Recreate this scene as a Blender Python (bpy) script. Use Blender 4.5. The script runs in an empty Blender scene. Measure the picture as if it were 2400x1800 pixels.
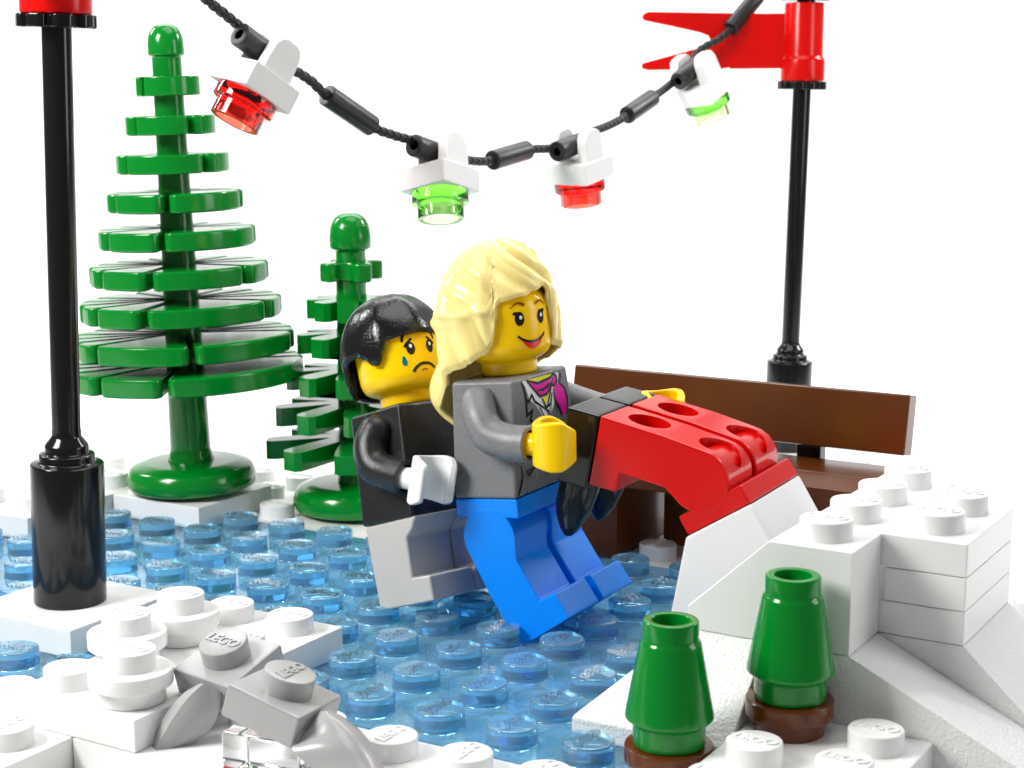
import bpy, bmesh, math, random
from math import sin, cos, pi, radians, sqrt, atan2, asin
from mathutils import Vector, Matrix
from mathutils.geometry import tessellate_polygon
random.seed(4)
SC = bpy.context.scene
COL = SC.collection
# unit: one stud pitch (8 mm of the toy) = 1. plate height 0.4, brick height 1.2

# ------------------------------------------------------------------ materials
def newmat(name):
    m = bpy.data.materials.new(name); m.use_nodes = True
    nt = m.node_tree; b = nt.nodes['Principled BSDF']
    return m, nt, b

def plastic(name, col, rough=0.22, bump=0.0008, bscale=14.0, spec=0.4, grain=0.0, gscale=60.0, sss=0.0, speck=0.0, coat=0.0):
    m, nt, b = newmat(name)
    b.inputs['Base Color'].default_value = (*col, 1)
    b.inputs['Specular IOR Level'].default_value = spec
    b.inputs['IOR'].default_value = 1.53
    if coat: b.inputs['Coat Weight'].default_value = coat; b.inputs['Coat Roughness'].default_value = .05
    if sss:
        b.inputs['Subsurface Weight'].default_value = sss
        b.inputs['Subsurface Radius'].default_value = (.12, .12, .12)
    tc = nt.nodes.new('ShaderNodeTexCoord')
    n = nt.nodes.new('ShaderNodeTexNoise'); n.inputs['Scale'].default_value = bscale*.35; n.inputs['Detail'].default_value = 5
    nt.links.new(tc.outputs['Object'], n.inputs['Vector'])
    r = nt.nodes.new('ShaderNodeMapRange'); r.inputs['From Min'].default_value = .3; r.inputs['From Max'].default_value = .7
    r.inputs['To Min'].default_value = rough*.94; r.inputs['To Max'].default_value = rough*1.08
    nt.links.new(n.outputs['Fac'], r.inputs['Value']); nt.links.new(r.outputs['Result'], b.inputs['Roughness'])
    n2 = nt.nodes.new('ShaderNodeTexNoise'); n2.inputs['Scale'].default_value = gscale if grain else bscale; n2.inputs['Detail'].default_value = 3
    nt.links.new(tc.outputs['Object'], n2.inputs['Vector'])
    bp = nt.nodes.new('ShaderNodeBump'); bp.inputs['Strength'].default_value = 1.0
    bp.inputs['Distance'].default_value = grain if grain else bump*.2
    nt.links.new(n2.outputs['Fac'], bp.inputs['Height']); nt.links.new(bp.outputs['Normal'], b.inputs['Normal'])
    return m

def clear(name, col, ior=1.5, dens=None, dcol=None, rough=0.0, bump=0.0):
    m, nt, b = newmat(name)
    b.inputs['Base Color'].default_value = (*col, 1)
    b.inputs['Roughness'].default_value = rough
    b.inputs['IOR'].default_value = ior
    b.inputs['Transmission Weight'].default_value = 1.0
    if dens:
        v = nt.nodes.new('ShaderNodeVolumeAbsorption'); v.inputs['Color'].default_value = (*dcol, 1); v.inputs['Density'].default_value = dens
        nt.links.new(v.outputs['Volume'], nt.nodes['Material Output'].inputs['Volume'])
    if bump:
        tc = nt.nodes.new('ShaderNodeTexCoord'); n = nt.nodes.new('ShaderNodeTexNoise'); n.inputs['Scale'].default_value = 5; n.inputs['Detail'].default_value = 2
        nt.links.new(tc.outputs['Object'], n.inputs['Vector'])
        bp = nt.nodes.new('ShaderNodeBump'); bp.inputs['Distance'].default_value = bump
        nt.links.new(n.outputs['Fac'], bp.inputs['Height']); nt.links.new(bp.outputs['Normal'], b.inputs['Normal'])
    return m

M = dict(
    white=plastic('white_plastic', (.80, .80, .795), .24),
    rough_white=plastic('textured_white_plastic', (.80, .80, .795), .33, grain=.02, gscale=26),
    lgrey=plastic('light_grey_plastic', (.50, .49, .475), .3),
    grey=plastic('mid_grey_plastic', (.36, .36, .36), .22),
    jacket=plastic('dark_grey_jacket_plastic', (.185, .188, .195), .27, grain=.0035, gscale=90),
    black=plastic('black_plastic', (.006, .006, .0065), .14, spec=.35),
    blackc=plastic('black_coat_plastic', (.012, .012, .013), .26, grain=.004, gscale=70),
    hairb=plastic('black_hair_plastic', (.007, .007, .008), .15, grain=.006, gscale=26),
    rubber=plastic('black_tube_plastic', (.012, .012, .012), .34, grain=.004, gscale=55),
    green=plastic('green_plastic', (.0, .20, .018), .15, bump=.004),
    red=plastic('red_plastic', (.60, .003, .002), .19, spec=.3),
    yellow=plastic('yellow_plastic', (1.0, .62, .0), .19, spec=.3, sss=.12),
    blonde=plastic('blonde_hair_plastic', (.97, .80, .30), .2, spec=.35, sss=.1),
    blue=plastic('blue_plastic', (.0, .25, .95), .25, spec=.25, grain=.003, gscale=60),
    brown=plastic('reddish_brown_plastic', (.115, .028, .004), .18, spec=.35),
    ice=clear('clear_blue_plastic', (.50, .86, 1.0), 1.46, .8, (.0, .66, 1.0), bump=.004),
    lettering=clear('clear_blue_lettering', (.9, .97, 1.0), 1.5, rough=.08),
    glass=clear('colourless_clear_plastic', (.97, .98, .98), 1.5),
    tred=clear('clear_red_plastic', (1, .3, .2), 1.5, 5.0, (1.0, .015, .005)),
    tgreen=clear('clear_green_plastic', (.95, 1, .8), 1.5, 3.0, (.45, .93, .10)),
)
def ink(name, col): return plastic(name, col, .25, bump=.002)
M['ice'].node_tree.nodes['Principled BSDF'].inputs['Transmission Weight'].default_value = .84   # small diffuse share added to brighten the ice; the plastic itself is clear
INK = dict(black=ink('black_print', (.006, .006, .007)), white=ink('white_print', (.85, .85, .85)), magenta=ink('magenta_print', (.80, .0, .36)),
           yellow=ink('yellow_print', (.93, .78, .0)), brown=ink('brown_print', (.28, .035, .0)), red=ink('red_print', (.75, .012, .005)),
           teal=ink('teal_print', (.0, .15, .23)), tan=ink('dull_orange_print', (.35, .12, .0)), sage=ink('sage_print', (.17, .22, .20)))

# ------------------------------------------------------------------ geometry helpers
class Geo:
    """collects bmesh pieces into one mesh"""
    def __init__(s): s.v = []; s.f = []
    def add(s, bm, mat=None):
        o = len(s.v); bm.verts.index_update()
        for v in bm.verts: s.v.append(tuple((mat @ v.co) if mat else v.co))
        for f in bm.faces: s.f.append([o+v.index for v in f.verts])
        bm.free(); return s
    def raw(s, V, F, mat=None):
        o = len(s.v)
        for v in V: s.v.append(tuple((mat @ Vector(v)) if mat else v))
        for f in F: s.f.append([o+i for i in f])
        return s
    def mesh(s, name, mat, smooth=True, ang=38):
        me = bpy.data.meshes.new(name); me.from_pydata(s.v, [], s.f); me.update()
        if smooth:
            me.polygons.foreach_set('use_smooth', [True]*len(me.polygons))
            me.set_sharp_from_angle(angle=radians(ang))
        if mat: me.materials.append(mat)
        return me

def link(name, me, parent=None, loc=(0, 0, 0), rot=(0, 0, 0), wn=True):
    o = bpy.data.objects.new(name, me); COL.objects.link(o)
    o.location = loc; o.rotation_euler = rot
    if parent: o.parent = parent
    if wn and me:
        w = o.modifiers.new('normals', 'WEIGHTED_NORMAL'); w.keep_sharp = True; w.weight = 80
    return o
def put(name, geo, mat, parent=None, loc=(0, 0, 0), rot=(0, 0, 0), ang=38, wn=True):
    return link(name, geo.mesh(name, M[mat] if isinstance(mat, str) else mat, ang=ang), parent, loc, rot, wn)
def tag(o, label=None, cat=None, group=None, kind=None):
    for k, v in (('label', label), ('category', cat), ('group', group), ('kind', kind)):
        if v: o[k] = v
    return o
def empty(name, loc=(0, 0, 0), rot=(0, 0, 0)):
    o = bpy.data.objects.new(name, None); COL.objects.link(o); o.empty_display_size = .2
    o.location = loc; o.rotation_euler = rot
    return o

def bm_box(x0, x1, y0, y1, z0, z1, bev=.03, seg=2):
    bm = bmesh.new()
    vs = [bm.verts.new((x, y, z)) for x in (x0, x1) for y in (y0, y1) for z in (z0, z1)]
    for q in ((0, 1, 3, 2), (4, 6, 7, 5), (0, 4, 5, 1), (2, 3, 7, 6), (0, 2, 6, 4), (1, 5, 7, 3)): bm.faces.new([vs[i] for i in q])
    bmesh.ops.recalc_face_normals(bm, faces=bm.faces)
    if bev: bmesh.ops.bevel(bm, geom=list(bm.edges), offset=bev, segments=seg, profile=.5, affect='EDGES', clamp_overlap=True)
    return bm
def bm_prism(poly, d0, d1, axis='y', bev=.03, seg=2):
    """poly in the plane of the other two axes (x,z for y; y,z for x; x,y for z), extruded d0..d1"""
    bm = bmesh.new()
    def P(a, b, d): return {'y': (a, d, b), 'x': (d, a, b), 'z': (a, b, d)}[axis]
    A = [bm.verts.new(P(a, b, d0)) for a, b in poly]; B = [bm.verts.new(P(a, b, d1)) for a, b in poly]
    n = len(poly)
    bm.faces.new(A); bm.faces.new(B[::-1])
    for i in range(n): bm.faces.new((A[i], B[i], B[(i+1) % n], A[(i+1) % n]))
    bmesh.ops.recalc_face_normals(bm, faces=bm.faces)
    if bev:
        es = [e for e in bm.edges if e.calc_face_angle(0) > radians(24)]
        bmesh.ops.bevel(bm, geom=es, offset=bev, segments=seg, profile=.5, affect='EDGES', clamp_overlap=True)
    return bm
def fillet(prof, rad, n=3):
    """round the inner corners of an open (r,z) profile"""
    out = [prof[0]]
    for i in range(1, len(prof)-1):
        a, b, c = Vector(prof[i-1]), Vector(prof[i]), Vector(prof[i+1])
        la, lc = (a-b).length, (c-b).length
        if la < 1e-6 or lc < 1e-6: out.append(tuple(b)); continue
        r = min(rad, la*.45, lc*.45)
        p, q = b+(a-b).normalized()*r, b+(c-b).normalized()*r
        for k in range(n+1):
            t = k/n; out.append(tuple(p*(1-t)**2+b*2*t*(1-t)+q*t*t))
    out.append(prof[-1]); return out
def lathe(prof, n=40, close=False, rad=.02):
    if rad: prof = fillet(prof, rad)
    V = []; F = []
    ring = []
    for r, z in prof:
        if r < 1e-5: ring.append([len(V)]); V.append((0, 0, z))
        else:
            ring.append(list(range(len(V), len(V)+n)))
            for k in range(n): V.append((r*cos(2*pi*k/n), r*sin(2*pi*k/n), z))
    for a, b in zip(ring, ring[1:]):
        for k in range(n):
            i, j = k, (k+1) % n
            if len(a) == 1 and len(b) == 1: continue
            if len(a) == 1: F.append([a[0], b[i], b[j]][::-1])
            elif len(b) == 1: F.append([a[i], a[j], b[0]])
            else: F.append([a[i], a[j], b[j], b[i]])
    return V, F
def catmull(pts, sub=8):
    P = [Vector(p) for p in pts]; out = []
    for i in range(len(P)-1):
        p0 = P[max(i-1, 0)]; p1 = P[i]; p2 = P[i+1]; p3 = P[min(i+2, len(P)-1)]
        for k in range(sub):
            t = k/sub
            out.append(.5*((2*p1)+(p2-p0)*t+(2*p0-5*p1+4*p2-p3)*t*t+(3*p1-p0-3*p2+p3)*t**3))
    out.append(P[-1]); return out
def sweep(path, radii, n=24, caps=True):
    """tube along path (list of Vector), radius per point; repeats of a point with another radius make steps"""
    V = []; F = []; N = len(path); up = None; T = None
    for i in range(N):
        d = None
        for a, b in ((i+1, i), (i+2, i), (i, i-1), (i, i-2), (i+1, i-1)):
            if 0 <= a < N and 0 <= b < N and (path[a]-path[b]).length > 1e-5 and (i == 0 or True):
                d = (path[a]-path[b]).normalized()
                if 0 < i < N-1 and (path[i+1]-path[i-1]).length > 1e-5: d = (path[i+1]-path[i-1]).normalized()
                break
        if d is None: d = T
        if T is not None and d.dot(T) < -.2: d = T
        T = d
        if up is None: up = Vector((0, 0, 1)) if abs(d.z) < .9 else Vector((1, 0, 0))
        u = (up-d*up.dot(d)).normalized(); up = u; w = d.cross(u)
        for k in range(n):
            a = 2*pi*k/n; V.append(tuple(path[i]+(u*cos(a)+w*sin(a))*radii[i]))
    for i in range(N-1):
        for k in range(n):
            j = (k+1) % n; F.append([i*n+k, i*n+j, (i+1)*n+j, (i+1)*n+k])
    if caps: F.append(list(range(n))[::-1]); F.append([(N-1)*n+k for k in range(n)])
    return V, F
def boolean_cut(me, cutters):
    a = bpy.data.objects.new('cut_target', me); COL.objects.link(a); tmp = []
    for c in cutters:
        b = bpy.data.objects.new('cutter', c); COL.objects.link(b); tmp.append(b)
        m = a.modifiers.new('b', 'BOOLEAN'); m.operation = 'DIFFERENCE'; m.solver = 'EXACT'; m.object = b
    dg = bpy.context.evaluated_depsgraph_get(); dg.update()
    out = bpy.data.meshes.new_from_object(a.evaluated_get(dg))
    for o in tmp+[a]: bpy.data.objects.remove(o)
    return out

# ------------------------------------------------------------------ stud lettering (raised LEGO on every stud)
def text_geo():
    cu = bpy.data.curves.new('t', 'FONT'); cu.body = 'LEGO'; cu.size = .205; cu.extrude = .011; cu.offset = .0035
    cu.align_x = 'CENTER'; cu.align_y = 'CENTER'; cu.shear = .18; cu.resolution_u = 2; cu.space_character = .94
    o = bpy.data.objects.new('t', cu); COL.objects.link(o)
    dg = bpy.context.evaluated_depsgraph_get(); dg.update()
    me = bpy.data.meshes.new_from_object(o.evaluated_get(dg)); bpy.data.objects.remove(o)
    V = [tuple(v.co) for v in me.vertices]; F = [list(p.vertices) for p in me.polygons]
    return V, F
TV, TF = text_geo()
SR, SH = .305, .235
def stud_geo():
    g = Geo()
    V, F = lathe([(SR, 0), (SR, SH), (0, SH)], 40, rad=.028); g.raw(V, F)
    g.raw(TV, TF, Matrix.Translation((0, 0, SH+.004)))
    return g
_st = {}
def stud(parent, x, y, z, mat='white', ax='y'):
    if mat not in _st: _st[mat] = stud_geo().mesh('stud', M[mat], ang=30)
    return link('stud', _st[mat], parent, (x, y, z), (0, 0, pi/2 if ax == 'y' else 0), wn=False)

def plate(name, x0, x1, y0, y1, z0, h, label, cat, studs=(), mat='white', ax='y', group=None, bev=.025):
    cx, cy = (x0+x1)/2, (y0+y1)/2; g = .006
    o = put(name, Geo().add(bm_box(x0-cx+g, x1-cx-g, y0-cy+g, y1-cy-g, .001, h-.001, bev)), mat, loc=(cx, cy, z0))
    tag(o, label, cat, group)
    for sx, sy in studs: stud(o, sx-cx, sy-cy, h-.001, mat, ax)
    return o

# ------------------------------------------------------------------ camera
CAM = Vector((11.50804952, -16.02915481, 7.44395898))
YAW, PITCH = radians(-30.6698518), radians(9.83223014)
cd = bpy.data.cameras.new('camera'); cam = bpy.data.objects.new('camera', cd); COL.objects.link(cam)
cam.location = CAM; cam.rotation_euler = (pi/2-PITCH, radians(.0104), -YAW)
cd.sensor_width = 36; cd.lens = 3969.36/2400*36; cd.clip_end = 500; cd.clip_start = .1
cd.dof.use_dof = True; cd.dof.focus_distance = 22.3; cd.dof.aperture_fstop = .85; cd.dof.aperture_blades = 0
SC.camera = cam
RH, FH = Vector((cos(YAW), -sin(YAW), 0)), Vector((sin(YAW), cos(YAW), 0))

# ------------------------------------------------------------------ setting: white studio sweep (floor curving up into the back)
FLOOR = -.82
prof = [(12, FLOOR), (20, FLOOR), (50, FLOOR), (66, FLOOR)]
for k in range(1, 13): a = k/12*pi/2; prof.append((66+16*sin(a), FLOOR+16-16*cos(a)))
prof += [(82, 60)]
V = []; F = []; c0 = Vector((CAM.x, CAM.y, 0))
for b, z in prof:
    for a in (-90, 90): V.append(tuple(c0+RH*a+FH*b+Vector((0, 0, z))))
for i in range(len(prof)-1): F.append([2*i, 2*i+1, 2*i+3, 2*i+2])
bk = put('backdrop', Geo().raw(V, F), plastic('white_paper', (.86, .86, .86), .9, bump=.0, spec=.1), wn=False, ang=60)
tag(bk, 'seamless white studio sweep under and behind the toy scene', 'backdrop', kind='structure')

# ------------------------------------------------------------------ ice pond: clear blue plates
def ice_plate(x0, x1, y0, y1, covered, label, ax):
    """one watertight clear plate: roof with solid studs, hollow underneath with tubes"""
    nx, ny = round(x1-x0), round(y1-y0); cx, cy = (x0+x1)/2, (y0+y1)/2; gp = .006
    g = Geo(); n = 32
    T, R0, B = 0.0, -.135, -.398; wall = .19
    circ = lambda r: [(r*cos(2*pi*(k+.5)/n), r*sin(2*pi*(k+.5)/n)) for k in range(n)]
    def square_pts(hx0, hx1, hy0, hy1):
        out = []
        for k in range(n):
            a = 2*pi*(k+.5)/n; c, s = cos(a), sin(a); m = max(abs(c), abs(s)); ux, uy = c/m, s/m
            out.append((ux*(hx1 if ux > 0 else -hx0), uy*(hy1 if uy > 0 else -hy0)))
        return out
    def cell(px, py, sq, z, r, flip):
        V = [(px+a, py+b, z) for a, b in sq]+[(px+a, py+b, z) for a, b in circ(r)]
        F = [[k, (k+1) % n, n+(k+1) % n, n+k] for k in range(n)]
        g.raw(V, [f[::-1] for f in F] if flip else F)
    # the corner gaps of a radial square are closed by the corner triangles
    def corners(px, py, sq, hx0, hx1, hy0, hy1, z, flip):
        for q, (sx, sy) in enumerate(((hx1, hy1), (hx0, hy1), (hx0, hy0), (hx1, hy0))):
            k = n//8-1+q*n//4
            V = [(px+sq[k][0], py+sq[k][1], z), (px+sx, py+sy, z), (px+sq[(k+1) % n][0], py+sq[(k+1) % n][1], z)]
            g.raw(V, [[2, 1, 0]] if flip else [[0, 1, 2]])
    X0, X1, Y0, Y1 = -nx/2+gp, nx/2-gp, -ny/2+gp, ny/2-gp
    pts = []
    for i in range(nx):
        for j in range(ny):
            px, py = -nx/2+i+.5, -ny/2+j+.5
            hx0 = max(-.5, X0-px); hx1 = min(.5, X1-px); hy0 = max(-.5, Y0-py); hy1 = min(.5, Y1-py)
            wx, wy = round(cx+px), round(cy+py)
            sq = square_pts(hx0, hx1, hy0, hy1)
            if (wx, wy) in covered:
                g.raw([(px+hx0, py+hy0, T), (px+hx1, py+hy0, T), (px+hx1, py+hy1, T), (px+hx0, py+hy1, T)], [[0, 1, 2, 3]])
                continue
            pr = fillet([(SR+.012, 0), (SR, .012), (SR, SH), (0, SH)], .03, 4)
            cell(px, py, sq, T, SR+.012, False); corners(px, py, sq, hx0, hx1, hy0, hy1, T, False)
            V = []; F = []; rings = []
            for r, z in pr:
                if r < 1e-5: rings.append([len(V)]); V.append((px, py, z))
                else:
                    rings.append(list(range(len(V), len(V)+n))); V += [(px+a, py+b, z) for a, b in circ(r)]
            for a, b in zip(rings, rings[1:]):
                for k in range(n):
                    j2 = (k+1) % n
                    F.append([a[k], a[j2], b[0]] if len(b) == 1 else [a[k], a[j2], b[j2], b[k]])
            g.raw(V, F); pts.append((px, py))
    # outer walls and bottom rim
    O = [(X0, Y0), (X1, Y0), (X1, Y1), (X0, Y1)]; w = wall-gp; I = [(X0+w, Y0+w), (X1-w, Y0+w), (X1-w, Y1-w), (X0+w, Y1-w)]
    for k in range(4):
        a, b = O[k], O[(k+1) % 4]; c, d = I[k], I[(k+1) % 4]
        g.raw([(*a, B), (*b, B), (*b, T), (*a, T)], [[0, 1, 2, 3]])
        g.raw([(*a, B), (*b, B), (*d, B), (*c, B)], [[3, 2, 1, 0]])
        g.raw([(*c, B), (*d, B), (*d, R0), (*c, R0)], [[3, 2, 1, 0]])
    # inner roof with hollow tubes
    RO, RI = .407, .30
    xs = [I[0][0]]+[-nx/2+i+.5 for i in range(nx)][0:]+[I[1][0]]
    ex = [I[0][0]]+[-nx/2+1.5+i for i in range(nx-2)]+[I[1][0]]
    ey = [I[0][1]]+[-ny/2+1.5+i for i in range(ny-2)]+[I[2][1]]
    for i in range(nx-1):
        for j in range(ny-1):
            px, py = -nx/2+1+i, -ny/2+1+j
            h = (ex[i]-px, ex[i+1]-px, ey[j]-py, ey[j+1]-py)
            sq = square_pts(*h)
            cell(px, py, sq, R0, RO, True); corners(px, py, sq, *h, R0, True)
            co, ci = circ(RO), circ(RI)
            V = [(px+a, py+b, z) for cc, z in ((co, R0), (co, B), (ci, B), (ci, R0)) for a, b in cc]; F = []
            for t in range(3):
                for k in range(n): F.append([t*n+k, t*n+(k+1) % n, (t+1)*n+(k+1) % n, (t+1)*n+k][::-1])
            F.append([3*n+k for k in range(n)][::-1])
            g.raw(V, F)
    bm = bmesh.new(); me = bpy.data.meshes.new('ice_plate'); me.from_pydata(g.v, [], g.f)
    bm.from_mesh(me); bmesh.ops.remove_doubles(bm, verts=bm.verts, dist=1e-4); bm.to_mesh(me); bm.free()
    me.polygons.foreach_set('use_smooth', [True]*len(me.polygons)); me.set_sharp_from_angle(angle=radians(30)); me.materials.append(M['ice'])
    o = link('ice_plate', me, None, (cx, cy, 0), wn=False)
    tag(o, label, 'ice plate', 'clear blue ice plates of the pond')
    lm = _st.setdefault('let', Geo().raw(TV, TF).mesh('raised_lettering', M['lettering'], smooth=False))
    for px, py in pts: link('raised_lettering', lm, o, (px, py, SH+.0135), (0, 0, pi/2 if ax == 'y' else 0), wn=False)
    return o
def rng(x0, x1, y0, y1): return {(x, y) for x in range(x0, x1+1) for y in range(y0, y1+1)}
ice_plate(-2.5+0, 3.5, -.5, 7.5, rng(3, 3, 1, 7) | {(-2, 0), (-2, 1), (-2, -1), (0, 2)} - {(0, 2)},
          'clear light blue ice plate under the blonde figure, in the middle of the pond', 'y')
ice_plate(-8.5, -2.5, -1.5, 6.5, rng(-6, -5, 0, 1) | rng(-3, -3, -1, 1) | {(-8, 6)},
          'clear light blue ice plate between the near black pole and the small pine', 'x')
ice_plate(-12.5, -8.5, -1.5, 6.5, rng(-11, -10, 4, 6) | {(-9, 6), (-12, 4), (-12, 5), (-12, 6)},
          'clear light blue ice plate at the left edge, behind the near black pole', 'x')
ice_plate(3.5, 4.5+1, -.5, .5+1, {(4, 0), (5, 0), (4, 1), (5, 1)}, 'small clear blue ice plate under the shorter green cone', 'y')

# ------------------------------------------------------------------ white base and border plates
plate('base_plate', -13.5, 8.5, -5.5, 10.5, -.8, .396, 'large white base plate lying under the whole pond', 'base plate', bev=.02)
W1 = plate('white_plate', -9.5, -2.5, -4.5, -1.5, -.4, .4, 'white studded plate at the bottom left corner of the picture, its stud nearest the camera', 'plate',
           [(x, y) for x in (-3, -4, -5, -6) for y in (-2, -3) if not (x == -3 and y == -2)], group='white border plates')
W2 = plate('white_plate', -2.5, 3.5, -2.5, -.5, -.4, .4, 'white plate along the front edge of the ice, under the grey lump', 'plate',
           [(x, -1) for x in (-1, 0, 1, 2, 3)]+[(x, -2) for x in (1, 2, 3)], group='white border plates')
W3 = plate('white_plate', 3.5, 8.5, -2.5, -.5, -.4, .4, 'white plate under the front of the low studded plate beside the green cones', 'plate', group='white border plates')
W4 = plate('white_plate', -7.5, -2.5, 6.5, 9.5, -.4, .4, 'white border plate carrying the small pine tree', 'plate',
           [(-7, 7), (-7, 9), (-4, 7), (-4, 8), (-3, 7), (-3, 8)], ax='x', group='white border plates')
W5 = plate('white_plate', -13.5, -7.5, 6.5, 10.5, -.4, .4, 'white border plate behind the tall pine tree', 'plate',
           [(-8, 8), (-8, 9), (-9, 8), (-9, 9), (-10, 8), (-10, 9), (-11, 8), (-11, 9), (-12, 8)], ax='x', group='white border plates')
W6 = plate('white_plate', -2.5, 8.5, 7.5, 10.5, -.4, .4, 'long white border plate under the brown bench', 'plate', [(0, 8), (7, 8), (6, 8)], group='white border plates')
plate('white_plate', -11.5, -9.5, 3.5, 7.5, .0, .4, 'white studded plate behind the near black pole at the left edge', 'plate',
      [(x, y) for x in (-10, -11) for y in (4, 5, 6, 7)], ax='x', group='raised white plates')
plate('white_tile', -6.5, -4.5, -.5, 1.5, .0, .4, 'smooth square white tile under the near black pole', 'tile')
plate('white_tile', -9.5, -7.5, 5.5, 7.5, .0, .4, 'smooth square white tile under the tall pine tree', 'tile')
plate('white_plate', -3.5, -1.5, -2.5, 1.5, .0, .4, 'white two by four plate carrying three round white plates', 'plate',
      [(-3, -2), (-3, 1), (-2, 1), (-2, 0)], ax='x', group='raised white plates')
plate('white_plate', 4.5, 6.5, -1.5, 1.5, .0, .4, 'low white studded plate in front of the taller green cone', 'plate',
      [(5, 0), (6, 0), (6, 1), (5, -1), (6, -1)], ax='x', group='raised white plates')

# small round plates, one stud each
def round_plate(x, y, z, mat, label, group, top=True, ax='x'):
    V, F = lathe([(0, .001), (.40, .001), (.40, .19), (.492, .2), (.492, .398), (0, .398)], 48, rad=.025)
    o = put('round_plate', Geo().raw(V, F), mat, loc=(x, y, z), ang=30, wn=False)
    tag(o, label, 'round plate', group)
    if top: stud(o, 0, 0, .397, mat, ax)
    return o
g_ = 'small round white plates'
round_plate(-3, -1, .4, 'white', 'round white plate nearest the black pole, half hidden by two other round plates', g_)
round_plate(-3, 0, .4, 'white', 'round white plate at the back, the highest in the picture of the three', g_)
round_plate(-2, -2, .4, 'white', 'round white plate on the front corner of its two by four plate, in full view', g_)

# ------------------------------------------------------------------ grey lump with clear brick in the left foreground
def rotm(R): return Matrix(((R[0][0], R[0][1], R[0][2], 0), (R[1][0], R[1][1], R[1][2], 0), (R[2][0], R[2][1], R[2][2], 0), (0, 0, 0, 1)))
def grey_plate(t, R, s, label, ang):
    o = put('grey_plate', Geo().add(bm_box(-.49, .49, -.49, .49, 0, .4, .035)), 'grey')
    o.matrix_world = Matrix.Translation(t) @ rotm(R) @ Matrix.Scale(s, 4); tag(o, label, 'plate', 'tilted grey plates')
    s_ = stud(o, 0, 0, .399, 'grey', 'y'); s_.rotation_euler = (0, 0, ang)
    return o
grey_plate((-1.21, -1.11, .48), ((.996, .083, .023), (-.072, .949, -.306), (-.047, .303, .952)), .95, 'grey one-stud plate tilted back, beside the three round white plates', 0)
grey_plate((.26, -2.11, .62), ((.960, -.114, .257), (.094, .991, .09), (-.265, -.062, .962)), .95, 'grey one-stud plate tilted sideways on the clear brick', pi/2)
o = put('clear_brick', Geo().add(bm_box(-.49, .49, -.49, .49, 0, .56, .04)).add(bm_box(-.30, .30, -.30, .30, .60, .72, .04)), 'glass', loc=(.25, -2.02, .003), rot=(0, 0, radians(8)))
tag(o, 'colourless clear brick under the sideways grey plate', 'clear brick')
def petal(rows, label, th=.13, ang=42):
    """rounded claw with a ridge: rows of (left edge, ridge, right edge) from root to tip"""
    cols = [catmull([r[q] for r in rows], 5) for q in range(3)]
    V = []; F = []; n = 7
    for L, G, R in zip(*cols):
        d = (CAM-G).normalized(); w1 = G-L; w2 = R-G; ln = w2.length
        sec = [L+w1*t+d*.012*sin(pi*t) for t in (0, .5)]+[G+w2*(k/n)+d*.16*ln*sin(pi*k/n) for k in range(n+1)]
        back = [R-d*th*.5+(L-R)*.12, (L+R)/2-d*th, L-d*th*.5+(R-L)*.12]
        V += [tuple(p) for p in sec+back]
    m = 2+n+1+3; N = len(cols[0])
    for i in range(N-1):
        for k in range(m): F.append([i*m+k, i*m+(k+1) % m, (i+1)*m+(k+1) % m, (i+1)*m+k])
    F.append(list(range(m))[::-1]); F.append([(N-1)*m+k for k in range(m)])
    bm = bmesh.new(); me = bpy.data.meshes.new('x'); me.from_pydata(V, [], F); bm.from_mesh(me); bmesh.ops.recalc_face_normals(bm, faces=bm.faces)
    o = put('grey_claw', Geo().add(bm), 'grey', ang=ang, wn=False); tag(o, label, 'claw piece', 'rounded grey claw pieces'); return o
CLAW1 = [[[-1.11, -1.814, 0.707], [-0.985, -1.896, 0.749], [-0.926, -1.669, 0.591]], [[-1.262, -1.925, 0.595], [-1.11, -1.998, 0.605], [-0.923, -1.701, 0.419]],
         [[-1.4, -2.045, 0.397], [-1.239, -2.118, 0.382], [-0.969, -1.769, 0.208]], [[-1.495, -2.148, 0.16], [-1.334, -2.218, 0.16], [-1.109, -1.887, 0.022]],
         [[-1.545, -2.221, -0.065], [-1.403, -2.297, -0.037], [-1.327, -2.045, -0.123]], [[-1.539, -2.232, -0.144], [-1.41, -2.312, -0.103], [-1.471, -2.144, -0.203]]]
CLAW2 = [[[0.825, -2.083, 0.833], [0.949, -2.163, 0.889], [0.904, -1.981, 0.815]], [[0.797, -2.254, 0.72], [1.064, -2.236, 0.845], [1.115, -1.996, 0.769]],
         [[0.781, -2.419, 0.603], [1.193, -2.31, 0.752], [1.342, -2.016, 0.657]], [[0.803, -2.549, 0.548], [1.312, -2.392, 0.65], [1.525, -2.065, 0.529]],
         [[1.031, -2.571, 0.423], [1.518, -2.431, 0.501], [1.687, -2.129, 0.391]], [[1.255, -2.589, 0.323], [1.699, -2.48, 0.379], [1.825, -2.201, 0.279]]]
petal(CLAW1, 'rounded grey claw pointing down to the left, below the first grey plate')
petal(CLAW2, 'rounded grey claw pointing down to the right, beside the front studs', ang=80)

# ------------------------------------------------------------------ snow bank on the right: slopes, plates, bricks
def slope(name, poly, d0, d1, axis, mat, loc, label, studs=(), ax='x', rot=None, bev=.022, top=None):
    o = put(name, Geo().add(bm_prism(poly, d0, d1, axis, bev)), mat, loc=loc); tag(o, label, 'slope brick', 'white slope bricks of the snow bank')
    for s in studs: stud(o, *s, 'white', ax)
    return o
# A: 45 degree slope facing the pond, on top
slope('slope_brick', [(.006, 0), (1.994, 0), (1.994, 1.199), (1.0, 1.199), (.006, .28)], .006, .994, 'y', 'white', (3.5, 1.5, 1.201),
      'white slope brick with one stud behind the taller green cone, falling towards the ice', [(1.5, .5, 1.198)])
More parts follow.
